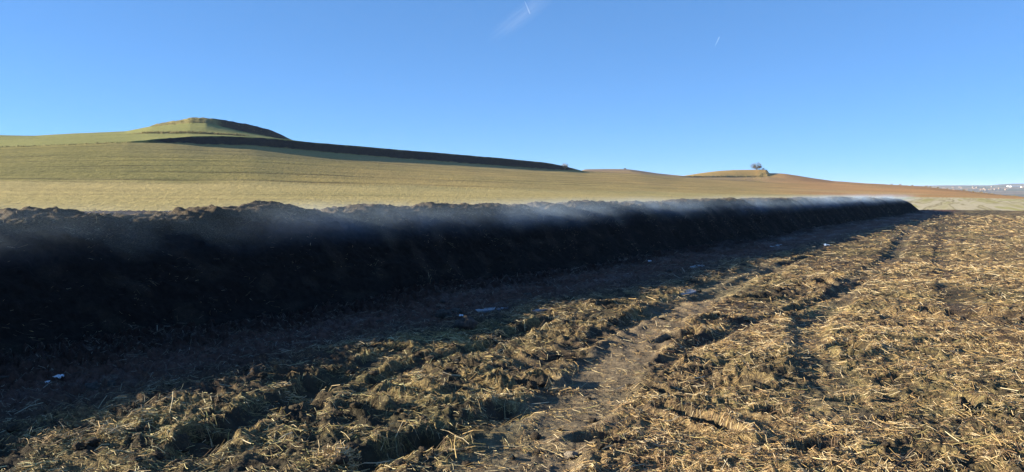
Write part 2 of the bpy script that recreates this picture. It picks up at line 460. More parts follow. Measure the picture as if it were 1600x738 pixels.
d3 = prof([(-800, 150), (0, 172), (200, 186), (300, 198), (400, 214), (500, 238), (700, 286), (850, 328), (910, 348), (1000, 368), (1060, 385), (1180, 430), (1300, 410), (1450, 330), (1600, 262), (2500, 240)], 40)
y3 = prof([(-800, 245), (0, 231), (100, 226.5), (200, 223.5), (250, 223.6), (300, 224.5), (400, 227.5), (500, 236.5), (600, 245), (700, 253), (800, 260), (850, 263.5), (910, 268.3), (1000, 273), (1060, 278), (1180, 284), (1300, 290), (1450, 299.5), (1600, 309), (2500, 314)], 10)
y4 = prof([(-800, 244.6), (0, 230.6), (100, 226), (200, 222.6), (225, 220.5), (250, 218), (300, 215), (350, 214), (400, 216), (440, 218.6), (460, 220), (500, 224.5), (600, 233.3), (700, 241.5), (800, 250), (850, 255), (880, 260), (912, 267.9), (1000, 272.8), (1060, 277.8), (1180, 283.6), (1300, 289.8), (1450, 299.2), (1600, 308.8), (2500, 313.8)], 6)
y3 = y3 + 1.2 * sstep(260, 330, XS) * sstep(905, 840, XS); y4 = y4 - .9 * sstep(240, 330, XS) * sstep(460, 400, XS) - .9 * sstep(470, 520, XS) * sstep(900, 850, XS)
z3 = hz(d3, y3)
bw = np.maximum(0.6, (y3 - y4) / FPX * d3 * 0.70)
d4 = d3 + bw; z4 = hz(d4, y4)
d5 = prof([(-800, 230), (0, 235), (200, 250), (300, 252), (400, 262), (460, 285), (600, 320), (910, 400), (1000, 420), (1060, 440), (1180, 480), (1300, 455), (1450, 370), (1600, 290), (2500, 270)], 30)
y5 = prof([(-800, 232), (0, 221), (100, 216), (200, 211.3), (240, 209.7), (300, 209.3), (360, 212.2), (400, 215), (440, 218.3), (460, 220.5), (500, 226), (600, 235), (800, 252), (910, 268), (1000, 270.5), (1050, 276.5), (1090, 277.8), (1120, 277.6), (1186, 277.4), (1200, 277.4), (1300, 287), (1450, 296.5), (1600, 308.6), (2500, 313.6)], 5)
z5 = hz(d5, y5)
# low step above, then the upper terrace
d5b = d5 + 2.2; y5b = y5 - prof([(-800, 0.2), (190, 0.3), (240, 2.2), (320, 2.8), (370, 2.0), (400, 0.4), (1040, 0.2), (1085, 2.2), (1186, 2.4), (1192, 0.3), (2500, .2)], 4); z5b = hz(d5b, y5b)
d6 = prof([(-800, 300), (0, 320), (200, 340), (240, 338), (300, 326), (340, 330), (380, 346), (420, 366), (460, 396), (500, 400), (910, 470), (1060, 500), (1180, 505), (1300, 490), (1450, 400), (1600, 315), (2500, 290)], 8)
y6 = prof([(-800, 226), (0, 213), (60, 214), (120, 210), (200, 206.6), (240, 199), (270, 196), (300, 193.5), (325, 193.5), (343, 198), (380, 206.5), (420, 214), (450, 219.6), (460, 221), (500, 227), (600, 237), (910, 268.5), (985, 267.5), (1040, 275.5), (1065, 275.5), (1090, 271.5), (1120, 267.6), (1145, 266), (1185, 265.6), (1197, 265.6), (1200.5, 271), (1212, 271.2), (1226, 272), (1300, 283.2), (1350, 286.5), (1400, 289.3), (1440, 291.8), (1500, 297.8), (1560, 304.2), (1600, 308.4), (2500, 313.4)], 0)
z6 = hz(d6, y6)
d7 = d6 + prof([(-800, 20), (200, 20), (240, 9), (300, 8), (340, 4.5), (380, 3.5), (460, 1.5), (600, 40), (900, 120), (985, 140), (1070, 150), (1100, 40), (2500, 30)], 6)
y7 = prof([(-800, 225.4), (0, 211.8), (60, 213), (120, 209.2), (200, 206), (240, 198), (247, 194.6), (270, 191), (290, 187.5), (302, 184.8), (320, 184.6), (345, 187.6), (380, 193.4), (400, 197), (420, 202.4), (436, 208.5), (448, 214.5), (460, 220.2), (500, 228), (600, 239), (905, 269), (912, 265), (940, 264.6), (965, 264.6), (983, 264.8), (990, 266), (1030, 271.6), (1070, 275.5), (1090, 273.5), (1120, 270), (1180, 269), (1202, 273), (1230, 275), (1300, 286), (1400, 292), (1440, 295), (1500, 301), (1600, 311), (2500, 317)], 7)
z7 = hz(d7, y7)
d8 = d7 + 120; z8 = z7 - prof([(-800, 8), (460, 8), (900, 10), (1070, 12), (1200, 14), (1300, 18), (2500, 20)], 20)
d9 = d8 + 500; z9 = np.full_like(XS, -22.0)
KD = [d0, d1, d2, d3, d4, d5, d5b, d6, d7, d8, d9]; KZ = [z0, z1, z2 if False else hz(d2, y2), z3, z4, z5, z5b, z6, z7, z8, z9]
NSEG = [4, 46, 60, 9, 14, 4, 18, 12, 6, 8]
rows_d = []; rows_z = []; rows_k = []
for i, n in enumerate(NSEG):
    for j in range(n + (1 if i == len(NSEG) - 1 else 0)):
        t = j / n
        rows_d.append(KD[i] + (KD[i + 1] - KD[i]) * t); rows_z.append(KZ[i] + (KZ[i + 1] - KZ[i]) * t); rows_k.append(i + t)
HD = np.array(rows_d); HZ = np.array(rows_z); HK = np.array(rows_k)[:, None] * np.ones_like(XS)
# soften the crease of the long field slope
for _ in range(60):
    sl = slice(6, 100); HZ[sl] = (HZ[5:99] + HZ[6:100] * 2 + HZ[7:101]) / 4
HX = HD * T[None, :]; XG = np.ones_like(HD) * XS[None, :]
wn1 = noise2(HX * 0.05, HD * 0.05, 70); 
relief = 0.10 * fbm2(HX * 0.06, HD * 0.06, 4, 71) * sstep(1.1, 2, HK)
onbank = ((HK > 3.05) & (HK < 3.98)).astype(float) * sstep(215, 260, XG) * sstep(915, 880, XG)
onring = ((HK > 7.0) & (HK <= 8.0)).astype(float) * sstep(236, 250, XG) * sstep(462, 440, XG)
onstep = ((HK > 5.0) & (HK <= 6.0)).astype(float)
relief = relief + (onbank * 0.30 + onring * 0.22) * fbm2(HX * 0.45, HZ * 1.1 + HD * .2, 3, 72) + onstep * .2 * noise2(HX * .9, HD * .5, 73)
HZ2 = HZ + relief
def C3(*c): return np.array(c, float)
colr = np.zeros(HD.shape + (3,))
def blend(m, c):
    global colr
    colr = colr * (1 - m[..., None]) + c * m[..., None]
straw_c = C3(.43, .345, .145); green_c = C3(.255, .225, .08); olive_c = C3(.33, .265, .10); tan_c = C3(.42, .305, .12); orange_c = C3(.45, .255, .11); brown_c = C3(.33, .19, .095)
blend(np.ones_like(HD), straw_c)
edge2 = HK + 0.10 * noise2(HX * .03, HD * .08, 75)
upfield = green_c[None, None] * (1 - sstep(250, 620, XG))[..., None] + (olive_c * .35 + tan_c * .65)[None, None] * sstep(250, 620, XG)[..., None]
upfield = upfield * (1 - sstep(800, 1150, XG)[..., None]) + (tan_c * .8 + orange_c * .2)[None, None] * sstep(800, 1150, XG)[..., None]
mm = sstep(1.93, 2.07, edge2) * (1 - .3 * sstep(500, 900, XG) * sstep(2.6, 2.1, HK))
colr = colr * (1 - mm[..., None]) + upfield * mm[..., None]
# browner earth shows through high up the slope
mm = sstep(2.45, 2.9, edge2) * sstep(120, 300, XG) * sstep(1100, 700, XG) * .55
blend(mm, C3(.30, .24, .12))
mm = sstep(3.0, 3.06, HK); up = C3(.25, .25, .085)
blend(mm * sstep(520, 470, XG), up)
blend(mm * sstep(880, 930, XG), C3(.36, .25, .13))
blend(sstep(5.5, 6.1, HK) * sstep(1030, 1080, XG) * sstep(1240, 1190, XG), C3(.40, .27, .105))
right = sstep(1150, 1300, XG + 40 * noise2(HX * .02, HD * .02, 77))
blend(right * sstep(2.0, 2.12, edge2), orange_c)
blend(right * sstep(1190, 1230, XG) * sstep(4.7, 5.5, HK + .3 * noise2(HX * .03, HD * .03, 78)) * .9, brown_c)
blend(right * sstep(2.25, 2.32, edge2) * sstep(2.5, 2.44, edge2) * .5, C3(.45, .33, .16))
blend((HK > 7.02).astype(float) * sstep(880, 930, XG) * sstep(1075, 1040, XG), C3(.26, .19, .13))
blend(np.maximum(onbank, 0), C3(.032, .032, .033)); blend(onring, C3(.215, .195, .09)); blend(onring * sstep(338, 352, XG), C3(.032, .032, .033)); blend(onstep * sstep(180, 240, XG) * sstep(400, 360, XG), C3(.17, .14, .07))  # near-black bank and right flank of the ring have their shade painted in
edge_dark = sstep(6.85, 7.0, HK) * sstep(1370, 1400, XG)
blend(edge_dark * .85, C3(.09, .06, .045))
strip = sstep(1330, 1400, XG + (HK - 1.5) * 60) * sstep(2.0, 1.93, edge2) * sstep(.9, 1.0, HK)
rowamt = sstep(1.9, 2.1, edge2) * sstep(3.0, 2.97, HK) * sstep(1330, 1200, XG) * .85 + .35 * sstep(1.9, 1.6, HK)
rowc = np.where(HK < 2, (HK - 1) * 30, 30 + (HK - 2) * 42) + 0.5 * noise2(HX * .02, HK * 4, 79)
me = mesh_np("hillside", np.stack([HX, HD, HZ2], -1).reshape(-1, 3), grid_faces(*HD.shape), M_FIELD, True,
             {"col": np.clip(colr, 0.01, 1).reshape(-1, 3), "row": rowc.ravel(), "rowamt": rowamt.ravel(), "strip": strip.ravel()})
link("hillside", me, kind="structure")
def hill_at(x_px, k):
    """world point of the hillside in photo column x_px at profile position k"""
    kk = np.interp(k, HK[:, 0], np.arange(len(HK))); i = int(min(kk, len(HK) - 2)); f = kk - i
    c = np.interp(x_px, XS, np.arange(len(XS))); j = int(min(c, len(XS) - 2)); g = c - j
    P = np.stack([HX, HD, HZ2], -1)
    return (P[i, j] * (1 - f) + P[i + 1, j] * f) * (1 - g) + (P[i, j + 1] * (1 - f) + P[i + 1, j + 1] * f) * g

# ------------------------------------------------------------------ far country: plain and the hills across the valley
M_PLAIN = mat_plain("far_farmland", [(0.35, (0.16, 0.12, 0.085)), (0.5, (0.24, 0.18, 0.12)), (0.65, (0.20, 0.18, 0.10))], 0.004)
a = np.linspace(0, 2 * math.pi, 97)[:-1]
ring = [np.array([[0, 0, -26.0]])] + [np.stack([rad * np.sin(a), rad * np.cos(a), np.full(96, -26.0)], 1) for rad in (300, 1500, 5000, 14500)]
fcs = [np.stack([np.zeros(96, int), 1 + (np.arange(96) + 1) % 96, 1 + np.arange(96)], 1)]
quads = np.concatenate([np.stack([1 + b * 96 + np.arange(96), 1 + b * 96 + (np.arange(96) + 1) % 96, 1 + (b + 1) * 96 + (np.arange(96) + 1) % 96, 1 + (b + 1) * 96 + np.arange(96)], 1) for b in range(3)])
link("plain", mesh_np("plain", np.concatenate(ring), [fcs[0], quads[:, ::-1]], M_PLAIN, False), kind="structure")

FT = np.linspace(0.30, 1.6, 420); FD = np.concatenate([np.linspace(1300, 7000, 120), np.linspace(7100, 11000, 14)])
ft, fd = np.meshgrid(FT, FD); fx = ft * fd; fpx = ft * FPX + 800
topy = np.interp(fpx, [1100, 1440, 1480, 1545, 1562, 1580, 1600, 1700, 1900, 2800], [291.5, 290.4, 289.7, 289.8, 288.2, 287.2, 287.0, 286.5, 288, 289])
ztop = EYE + (HORIZON - topy) / FPX * 6400
fz = np.interp(fd, [1300, 1800, 2600, 3200, 4000, 5000, 6400, 7500, 9000, 11000], [-24.5, -20, -12, -4, .27, .55, 1.0, .9, .3, -.5])
fz = np.where(fd <= 3200, np.interp(fd, [1300, 1800, 2600, 3200], [-25.5, -20, -10, 0.0]), np.interp(fd, [3200, 4000, 5000, 6400, 7500, 9000, 11000], [0, .27, .60, 1.0, .9, .3, -.4]) * ztop)
fz = fz + 5.0 * fbm2(fx * .0011, fd * .0011, 4, 90) * sstep(1300, 2200, fd) * sstep(6300, 5200, fd) + 1.5 * noise2(fx * .004, fd * .002, 91) * sstep(6500, 5500, fd)
pn = fbm2(fx * .002, fd * .0012, 3, 92)
fc = np.where((pn > .12)[..., None], C3(.20, .15, .11), np.where((pn < -.25)[..., None], C3(.10, .10, .075), C3(.15, .115, .095)))
fc = np.where((noise2(fx * .006, fd * .003, 93) > .45)[..., None], C3(.10, .10, .07), fc)
kf = NT("far_hill_slopes"); kf.base(kf.attr("col").outputs["Color"], 0.95, 0.05)
link("far_hills", mesh_np("far_hills", np.stack([fx, fd, fz], -1).reshape(-1, 3), grid_faces(*fx.shape), kf.m, True, {"col": fc.reshape(-1, 3)}), kind="structure")
def far_z(x, y):
    t = x / y
    j = np.interp(t, FT, np.arange(len(FT))); i = np.interp(y, FD, np.arange(len(FD)))
    j0 = int(min(j, len(FT) - 2)); i0 = int(min(i, len(FD) - 2)); u = j - j0; v = i - i0
    return fz[i0, j0] * (1 - u) * (1 - v) + fz[i0, j0 + 1] * u * (1 - v) + fz[i0 + 1, j0] * (1 - u) * v + fz[i0 + 1, j0 + 1] * u * v

# ------------------------------------------------------------------ the manure windrow
def crest_h(s):
    h = np.interp(s, [-40, 0, 6, 15, 24, 40, 57, 70, 73.5, 77, 79], [1.33, 1.35, 1.40, 1.39, 1.38, 1.37, 1.29, 1.12, .86, .30, .0])
    h = h + .06 * np.exp(-((s - 7.7) / .45) ** 2) - .03 * np.exp(-((s - 9.2) / .7) ** 2) + .03 * np.exp(-((s - 4.6) / .9) ** 2) + .04 * np.exp(-((s - 27) / 1.2) ** 2)
    return h
ss = [-30.0]
while ss[-1] < 79:
    s_ = ss[-1]; yy = max(6.0, s_ * U[1] + 10.3 * 0.574)
    ss.append(s_ + (0.16 if s_ < -4 else max(0.024, 0.0032 * yy)))
SS = np.array(ss)
tt = np.concatenate([np.linspace(0, .58, 104), np.linspace(.58, 1, 34)[1:]])   # 0 = toe on the camera side, 1 = toe behind
s2, t2 = np.meshgrid(SS, tt)
hh = crest_h(s2) * (1 + 0.035 * noise2(s2 * .3, t2 * 0, 100) + .018 * noise2(s2 * 1.3, 0 * t2, 101))
shape = np.interp(tt, [0, .06, .16, .30, .42, .50, .58, .70, .84, .94, 1], [-.03, .08, .36, .74, .95, 1.0, .97, .78, .38, .09, -.03])
k_ = np.hanning(9); k_ /= k_.sum(); shape = np.convolve(np.pad(shape, 4, mode='edge'), k_, mode='valid')
qq = np.interp(tt, [0, .06, .16, .30, .42, .50, .58, .70, .84, .94, 1], [1.95, 1.72, 1.42, .98, .55, .12, -.32, -.8, -1.35, -1.75, -2.0])
wfac = np.interp(s2, [-40, 63, 73, 79], [1, 1, .8, .3])
toe_w = 1 + .12 * noise2(s2 * .5, t2 * 0 + 4, 102) + .04 * noise2(s2 * 1.7, t2 * 0, 103)
q2 = crest_q(s2) + qq[:, None] * wfac * np.where(t2 < .5, toe_w, 1)
z2_ = hh * shape[:, None]
X2, Y2 = to_xy(s2, q2)
P = np.stack([X2, Y2, z2_], -1)
du = np.gradient(P, axis=1); dv = np.gradient(P, axis=0)
nrm = np.cross(du, dv); nrm /= np.linalg.norm(nrm, axis=-1, keepdims=True) + 1e-9
if nrm[10, 300, 2] < 0: nrm = -nrm
mid = np.sin(np.clip(t2, 0, 1) * math.pi) ** .5
fadeh = np.clip(26 / np.maximum(np.hypot(X2, Y2), 1), .25, 1)
ln_ = lambda f, sd_: noise3(X2 * f, Y2 * f, z2_ * f * 1.2, sd_)
disp = 0.085 * ln_(1.1, 110) + 0.075 * (0.45 - np.abs(ln_(2.6, 111))) + 0.050 * (0.4 - np.abs(ln_(5.3, 112))) + (0.026 * ln_(11, 113) + 0.016 * ln_(24, 114)) * fadeh
disp = disp * np.interp(crest_h(s2), [0, .5, 1.2], [.3, .6, 1.0]) * (0.35 + .65 * mid)
# the exposed crest is crumblier than the slope
disp = disp + 0.030 * sstep(.26, .42, t2) * (noise3(X2 * 6, Y2 * 6, z2_ * 6, 118) + .7 * noise3(X2 * 15, Y2 * 15, z2_ * 15, 119)) * fadeh
P = P + nrm * disp[..., None]
crust = np.clip(sstep(.26, .44, t2 + .12 * noise2(s2 * 1.5, t2 * 6, 120)) * .9 + .12 * sstep(.2, .5, noise2(s2 * 2.2, t2 * 14, 121)), 0, 1)
wr = link("manure_windrow", None, label="long dark steaming manure windrow with a crumbly straw crest crossing the field", cat="manure heap")
heap = link("heap", mesh_np("heap", P.reshape(-1, 3), grid_faces(*s2.shape)[:, ::-1] if True else None, M_HEAP, True, {"crust": crust.ravel()}), wr)

# ------------------------------------------------------------------ straw
PALETTE = np.array([(.47, .32, .135), (.56, .43, .235), (.34, .225, .10), (.22, .135, .07), (.29, .235, .10), (.64, .53, .34), (.14, .088, .052), (.22, .205, .085)])
def straws(cx, cy, cz, ang, length, width, tilt, colors, bend=0.15, follow=None, twoseg=True):
    """thin tent-section stalks; returns verts, faces, colours"""
    n = len(cx); K = 3 if twoseg else 2
    ts = np.linspace(-.5, .5, K)
    dx, dy = np.sin(ang), np.cos(ang)
    bv = rng.normal(0, bend, n)
    pts = []
    for t in ts:
        off = bv * (0.25 - t * t) * length
        x = cx + dx * t * length + dy * off; y = cy + dy * t * length - dx * off
        z = (follow(x, y) if follow else cz) + tilt * (t + .5) * length
        if follow: z = z + cz
        pts.append(np.stack([x, y, z], -1))
    pts = np.stack(pts, 1)                                   # n,K,3
    side = np.stack([dy, -dx, np.zeros(n)], -1)[:, None, :] * (width * .5)[:, None, None]
    upv = np.zeros((n, K, 3)); upv[..., 2] = (width * .55)[:, None]
    v = np.stack([pts - side, pts + upv, pts + side], 2)     # n,K,3,3
    base = (np.arange(n) * K * 3)[:, None, None]
    i = np.arange(K - 1)[None, :, None] * 3; j = np.arange(2)[None, None, :]
    f = np.stack([base + i + j, base + i + j + 1, base + i + 3 + j + 1, base + i + 3 + j], -1).reshape(-1, 4)
    c = np.repeat(colors, K * 3, axis=0)
    return v.reshape(-1, 3), f, c
def merge(parts):
    vs, fs, cs = [], [], []; o = 0
    for v, f, c in parts:
        vs.append(v); fs.append(f + o); cs.append(c); o += len(v)
    return np.concatenate(vs), np.concatenate(fs), np.concatenate(cs)
def palette(n, w): 
    c = PALETTE[rng.choice(len(PALETTE), n, p=np.array(w) / sum(w))]
    return c * rng.uniform(.75, 1.2, (n, 1))

def litter(n, rmin, rmax, seed, size=1.0, two=True):
    th = rng.uniform(-R(41), R(41), n * 3); r = rmin * (rmax / rmin) ** rng.uniform(0, 1, n * 3)
    x = r * np.sin(th); y = r * np.cos(th)
    cv = sample(gcov, x, y); ln = sample(glane, x, y)
    s, q = to_sq(x, y)
    keep = (rng.uniform(0, 1, n * 3) < np.clip(cv * 1.15, .03 + .05 * ln, 1) * (0.15 + .85 * sstep(-.30, .25, noise2(x * 4, y * 4, 130) + .5 * noise2(x * 11, y * 11, 132)))) & (q > crest_q(s) + 1.6)
    idx = np.nonzero(keep)[0][:n]
    x, y, r, ln, cv = x[idx], y[idx], r[idx], ln[idx], cv[idx]; m = len(x)
    sc = np.maximum(1.0, r / 9.0) ** .75 * size
    flow = 1.1 + .9 * noise2(x * .5, y * .5, 131)
    ang = flow + rng.normal(0, 1.1, m)
    L = np.clip(rng.lognormal(-3.15, .6, m), .014, .2) * sc
    W = rng.uniform(.0018, .0042, m) * np.maximum(1, r / 7) ** .85 * size
    tilt = rng.normal(0.03, .14, m)
    col = palette(m, (5, 5, 5, 5, 2, 4, 8, 1)) * 1.1
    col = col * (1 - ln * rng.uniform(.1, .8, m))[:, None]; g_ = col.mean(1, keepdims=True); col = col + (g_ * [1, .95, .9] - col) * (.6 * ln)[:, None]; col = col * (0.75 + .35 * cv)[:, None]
    ol = sample(gclump, x, y) * sstep(2.0, -1.5, x) * rng.uniform(0, .8, m)
    col = col * (1 + ol[:, None] * [-.16, .04, -.22])
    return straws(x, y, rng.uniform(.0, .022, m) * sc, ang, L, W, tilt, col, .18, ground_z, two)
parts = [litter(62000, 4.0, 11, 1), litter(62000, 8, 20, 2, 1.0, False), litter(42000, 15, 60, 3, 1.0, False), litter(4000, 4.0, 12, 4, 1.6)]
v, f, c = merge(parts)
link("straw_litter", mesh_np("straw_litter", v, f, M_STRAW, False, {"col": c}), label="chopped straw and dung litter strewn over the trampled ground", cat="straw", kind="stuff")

# straw sticking out of the heap
def on_heap(n, tlo, thi, smin, smax):
    si = rng.uniform(0, 1, n) ** 1.5 * (smax - smin) + smin; ti = rng.uniform(tlo, thi, n)
    a_ = np.clip(np.searchsorted(tt, ti), 1, len(tt) - 2); b_ = np.clip(np.searchsorted(SS, si), 1, len(SS) - 2)
    return P[a_, b_], nrm[a_, b_]
parts = []
for n, lo, hi, sc, wts in ((15000, .02, .40, 1.0, (2, 3, 2, 3, 1, 2, 5, 1)), (30000, .34, .60, 1.0, (3, 5, 3, 2, 1, 5, 2, 1))):
    p_, n_ = on_heap(n, lo, hi, -6, 62)
    kp_ = rng.uniform(-.15, .45, n) < noise3(p_[:, 0] * 1.6, p_[:, 1] * 1.6, p_[:, 2] * 2.2, 140) + .5 * noise3(p_[:, 0] * 5, p_[:, 1] * 5, p_[:, 2] * 5, 141)
    p_, n_ = p_[kp_], n_[kp_]; n = len(p_)          # straw shows in patches, not evenly
    p_ = p_ + n_ * .012
    dist = np.hypot(p_[:, 0], p_[:, 1])
    L = np.clip(rng.lognormal(-3.1, .5, n), .02, .14) * np.maximum(1, dist / 14) ** .3
    W = rng.uniform(.002, .0045, n) * np.maximum(1, dist / 12) ** .5
    ang = rng.uniform(0, 6.28, n)
    parts.append(straws(p_[:, 0], p_[:, 1], p_[:, 2], ang, L, W, rng.normal(0, .5, n), palette(n, wts) * rng.uniform(.35, .95, (n, 1)) + .03, .2))
v, f, c = merge(parts)
link("loose_straw", mesh_np("loose_straw", v, f, M_STRAW, False, {"col": c}), wr, kind="stuff")

# ------------------------------------------------------------------ clods
def ico(sub=2):
    import bmesh
    bm = bmesh.new(); bmesh.ops.create_icosphere(bm, subdivisions=sub, radius=1.0)
    vv = np.array([q_.co[:] for q_ in bm.verts]); ff = np.array([[w.index for w in g.verts] for g in bm.faces]); bm.free()
    return vv, ff
IV, IF = ico(3)
M_CLOD = mat_plain("earthy_clod", [(0.3, (0.045, 0.034, 0.027)), (0.55, (0.10, 0.078, 0.055)), (0.75, (0.24, 0.17, 0.085))], 2.5, .95, .25, 5)
M_CLODG = mat_plain("grey_clod", [(0.3, (0.06, 0.052, 0.047)), (0.7, (0.16, 0.14, 0.125))], 2.0, .95, .2, 5)
def lump(name, seed, mat, amp=.38, flat=.7):
    d = 1 + amp * noise3(IV[:, 0] * 1.5, IV[:, 1] * 1.5, IV[:, 2] * 1.5, seed) + amp * .6 * noise3(IV[:, 0] * 3.4, IV[:, 1] * 3.4, IV[:, 2] * 3.4, seed + 1)
    d = d + amp * .5 * noise3(IV[:, 0] * 7, IV[:, 1] * 7, IV[:, 2] * 7, seed + 2) + amp * .25 * noise3(IV[:, 0] * 13, IV[:, 1] * 13, IV[:, 2] * 13, seed + 2)
    v = IV * d[:, None]; v[:, 2] *= flat
    return mesh_np(name, v, IF, mat, True)
clod_m = [lump("clod", 200 + 3 * i, M_CLOD) for i in range(7)]; clodg_m = [lump("grey_clod", 240 + 3 * i, M_CLODG) for i in range(4)]
def place(o, x, y, r, sink=.25, rot=None):
    o.location = (x, y, float(ground_z(x, y)) + r * (.55 - sink))
    o.scale = (r * random.uniform(.85, 1.25), r * random.uniform(.85, 1.2), r * random.uniform(.75, 1.0))
    o.rotation_euler = (random.uniform(-.3, .3), random.uniform(-.3, .3), random.uniform(0, 6.28))
CL = ["dark dung clod on the churned strip in the near foreground by the deep rut", "dark dung clod on the churned strip just below the broad grey clod",
      "dark dung clod on the churned strip level with the frozen puddle's rut", "dark dung clod on the far narrowing end of the churned strip"]
CN = ["dark dung clod on the churned strip in the lower left corner", "dark dung clod on the churned strip close by the short deep rut", "dark dung clod between the short deep rut and the wide pale wheel track"]
cnt = 0
while cnt < 150:
    xx = random.uniform(-60, 1500); yy = 372 + 385 * random.random() ** 1.1
    X, Y = px(xx, yy); s, q = to_sq(X, Y)
    if q < float(crest_q(s)) + 2.1: continue
    cl = float(sample(gclump, X, Y)); la = float(sample(glane, X, Y))
    if random.random() > cl + .22 * la + .12: continue
    r = random.uniform(.014, .036) * (1 + Y / 28)
    if la > .6:
        o = link("clod", random.choice(clodg_m), label="small grey clod on the shaded lane at the foot of the heap", cat="clod", group="clods on the shaded lane")
    elif q < -2.6:
        o = link("clod", random.choice(clod_m), label=(CL[min(3, int(max(0, Y - 4) / 2.6))] if Y > 6.6 else CN[0 if X < -1.7 else (1 if X < -.55 else 2)]), cat="clod", group="clods on the churned strip")
    else:
        o = link("clod", random.choice(clod_m), label="small brown clod lying among the straw litter right of the wheel rut", cat="clod", group="clods among the straw litter")
    place(o, X, Y, r); cnt += 1

# lumps and scraps that can be told apart
def one_lump(xp, yp, r, mat_mesh, name, label, cat):
    X, Y = px(xp, yp); o = link(name, mat_mesh, label=label, cat=cat); place(o, X, Y, r, .2); return o
one_lump(692, 504, .10, clodg_m[0], "clod", "large grey rounded clod at the lane's lit edge, left of a paired clod", "clod")
one_lump(710, 497, .095, clodg_m[1], "clod", "large grey rounded clod paired with a smaller one, farther up the lane", "clod")
one_lump(728, 522, .14, clodg_m[2], "clod", "broad grey clod with a white scrap on top at the shadow's edge", "clod")
one_lump(133, 622, .06, clodg_m[3], "clod", "pale grey clod right of the white plastic scrap in the shade", "clod")
one_lump(583, 465, .10, clodg_m[0], "clod", "pale lump at the dark foot of the heap near the middle", "clod")
one_lump(808, 655, .035, lump("pale_stone", 300, mat_plain("pale_stone", [(.3, (.26, .21, .16)), (.7, (.42, .36, .28))], 2, .8, .08)), "stone", "small pale stone between the two wheel ruts in the foreground", "stone")
one_lump(893, 726, .038, lump("pale_stone", 303, bpy.data.materials["pale_stone"]), "stone", "pale upright stone at the bottom edge beside the wide rut", "stone")

M_SCRAP = mat_plain("white_plastic_film", [(.3, (.62, .68, .78)), (.7, (.80, .82, .86))], 3, .35, .1, spec=.5)
M_BLUE = mat_plain("blue_plastic_film", [(.3, (.30, .45, .68)), (.7, (.55, .66, .82))], 3, .3, .1, spec=.5)
def scrap(xp, yp, w, h, mat, label, seed, lift=0.0):
    n = 12; u = np.linspace(-1, 1, n); a_, b_ = np.meshgrid(u, u)
    rad = 1 + .35 * noise2(a_ * 1.3, b_ * 1.3, seed)
    x = a_ * w / 2 * rad; y = b_ * h / 2 * rad
    z = .35 * h * (noise2(a_ * 1.6, b_ * 1.6, seed + 1) + .5 * noise2(a_ * 3.5, b_ * 3.5, seed + 2)) + .2 * h
    X, Y = px(xp, yp); z0_ = float(ground_z(X, Y))
    top = np.stack([x, y, z], -1).reshape(-1, 3); bot = top - [0, 0, .002]
    f = grid_faces(n, n)
    per = np.concatenate([np.arange(n - 1), np.arange(n - 1) * n + n - 1, n * n - 1 - np.arange(n - 1), (n - 1 - np.arange(n - 1)) * n])
    rim = np.stack([np.roll(per, -1), per, per + n * n, np.roll(per, -1) + n * n], 1)
    o = link("plastic_scrap", mesh_np("plastic_scrap", np.concatenate([top, bot]), [f, f[:, ::-1] + n * n, rim], mat, True), label=label, cat="litter", group="plastic scraps on the ground")
    o.location = (X, Y, z0_ + .015 + lift); o.rotation_euler = (.25, 0, random.uniform(-.3, .3)); return o
scrap(84, 606, .075, .05, M_SCRAP, "crumpled white plastic scrap in the shaded lane at far left", 320)
scrap(65, 611, .03, .022, M_SCRAP, "tiny white scrap just left of the crumpled white plastic", 323)
scrap(720, 514, .045, .035, M_SCRAP, "white scrap resting on the broad clod at the shadow's edge", 326, .09)
scrap(1293, 387, .15, .10, M_BLUE, "pale blue scrap in a furrow by the shadow's edge, toward the far end", 329)
scrap(1016, 414, .08, .05, M_SCRAP, "small white scrap on the shaded lane near the foot of the heap", 332)

# frozen puddles
kp = NT("ice"); kp.base(kp.ramp(kp.noise(kp.pos(), 6, 4), [(.35, (.06, .07, .085)), (.65, (.20, .22, .26))]), .4, .4)
def puddle(pts, label, lift):
    P_ = np.array([px(*p) for p in chaikin(pts + [pts[0]], 3)[:-1]])
    c_ = P_.mean(0); n = len(P_)
    zt = float(np.mean(ground_z(P_[:, 0], P_[:, 1]))) + lift
    top = np.concatenate([[[*c_, zt]], np.column_stack([P_, np.full(n, zt)])]); bot = np.column_stack([P_, np.full(n, zt - .05)])
    i = np.arange(n); f1 = np.stack([np.zeros(n, int), 1 + i, 1 + (i + 1) % n], 1); f2 = np.stack([1 + (i + 1) % n, 1 + i, 1 + n + i, 1 + n + (i + 1) % n], 1)
    link("frozen_puddle", mesh_np("frozen_puddle", np.concatenate([top, bot]), [f1, f2], kp.m, False), label=label, cat="puddle", group="frozen puddles")
puddle([(1052, 462), (1062, 456), (1080, 454.5), (1092, 457), (1082, 461), (1064, 464)], "small frozen puddle in the sunlit rut beyond the shadow's edge", .004)
puddle([(1078, 421), (1095, 417.5), (1116, 414.5), (1120, 416), (1100, 420), (1084, 423)], "thin icy streak on the shaded lane halfway along the heap", .004)
puddle([(1196, 387.5), (1210, 384.5), (1224, 383.5), (1222, 385.5), (1206, 388)], "far thin icy streak on the shaded lane", .004)
puddle([(735, 494), (760, 490), (800, 487), (806, 489), (770, 493), (745, 497)], "pale icy patch on the lane behind the broad grey clod", .004)
puddle([(830, 497), (850, 492), (866, 489), (862, 493), (845, 497)], "icy patch touching the lit edge of the lane", .004)

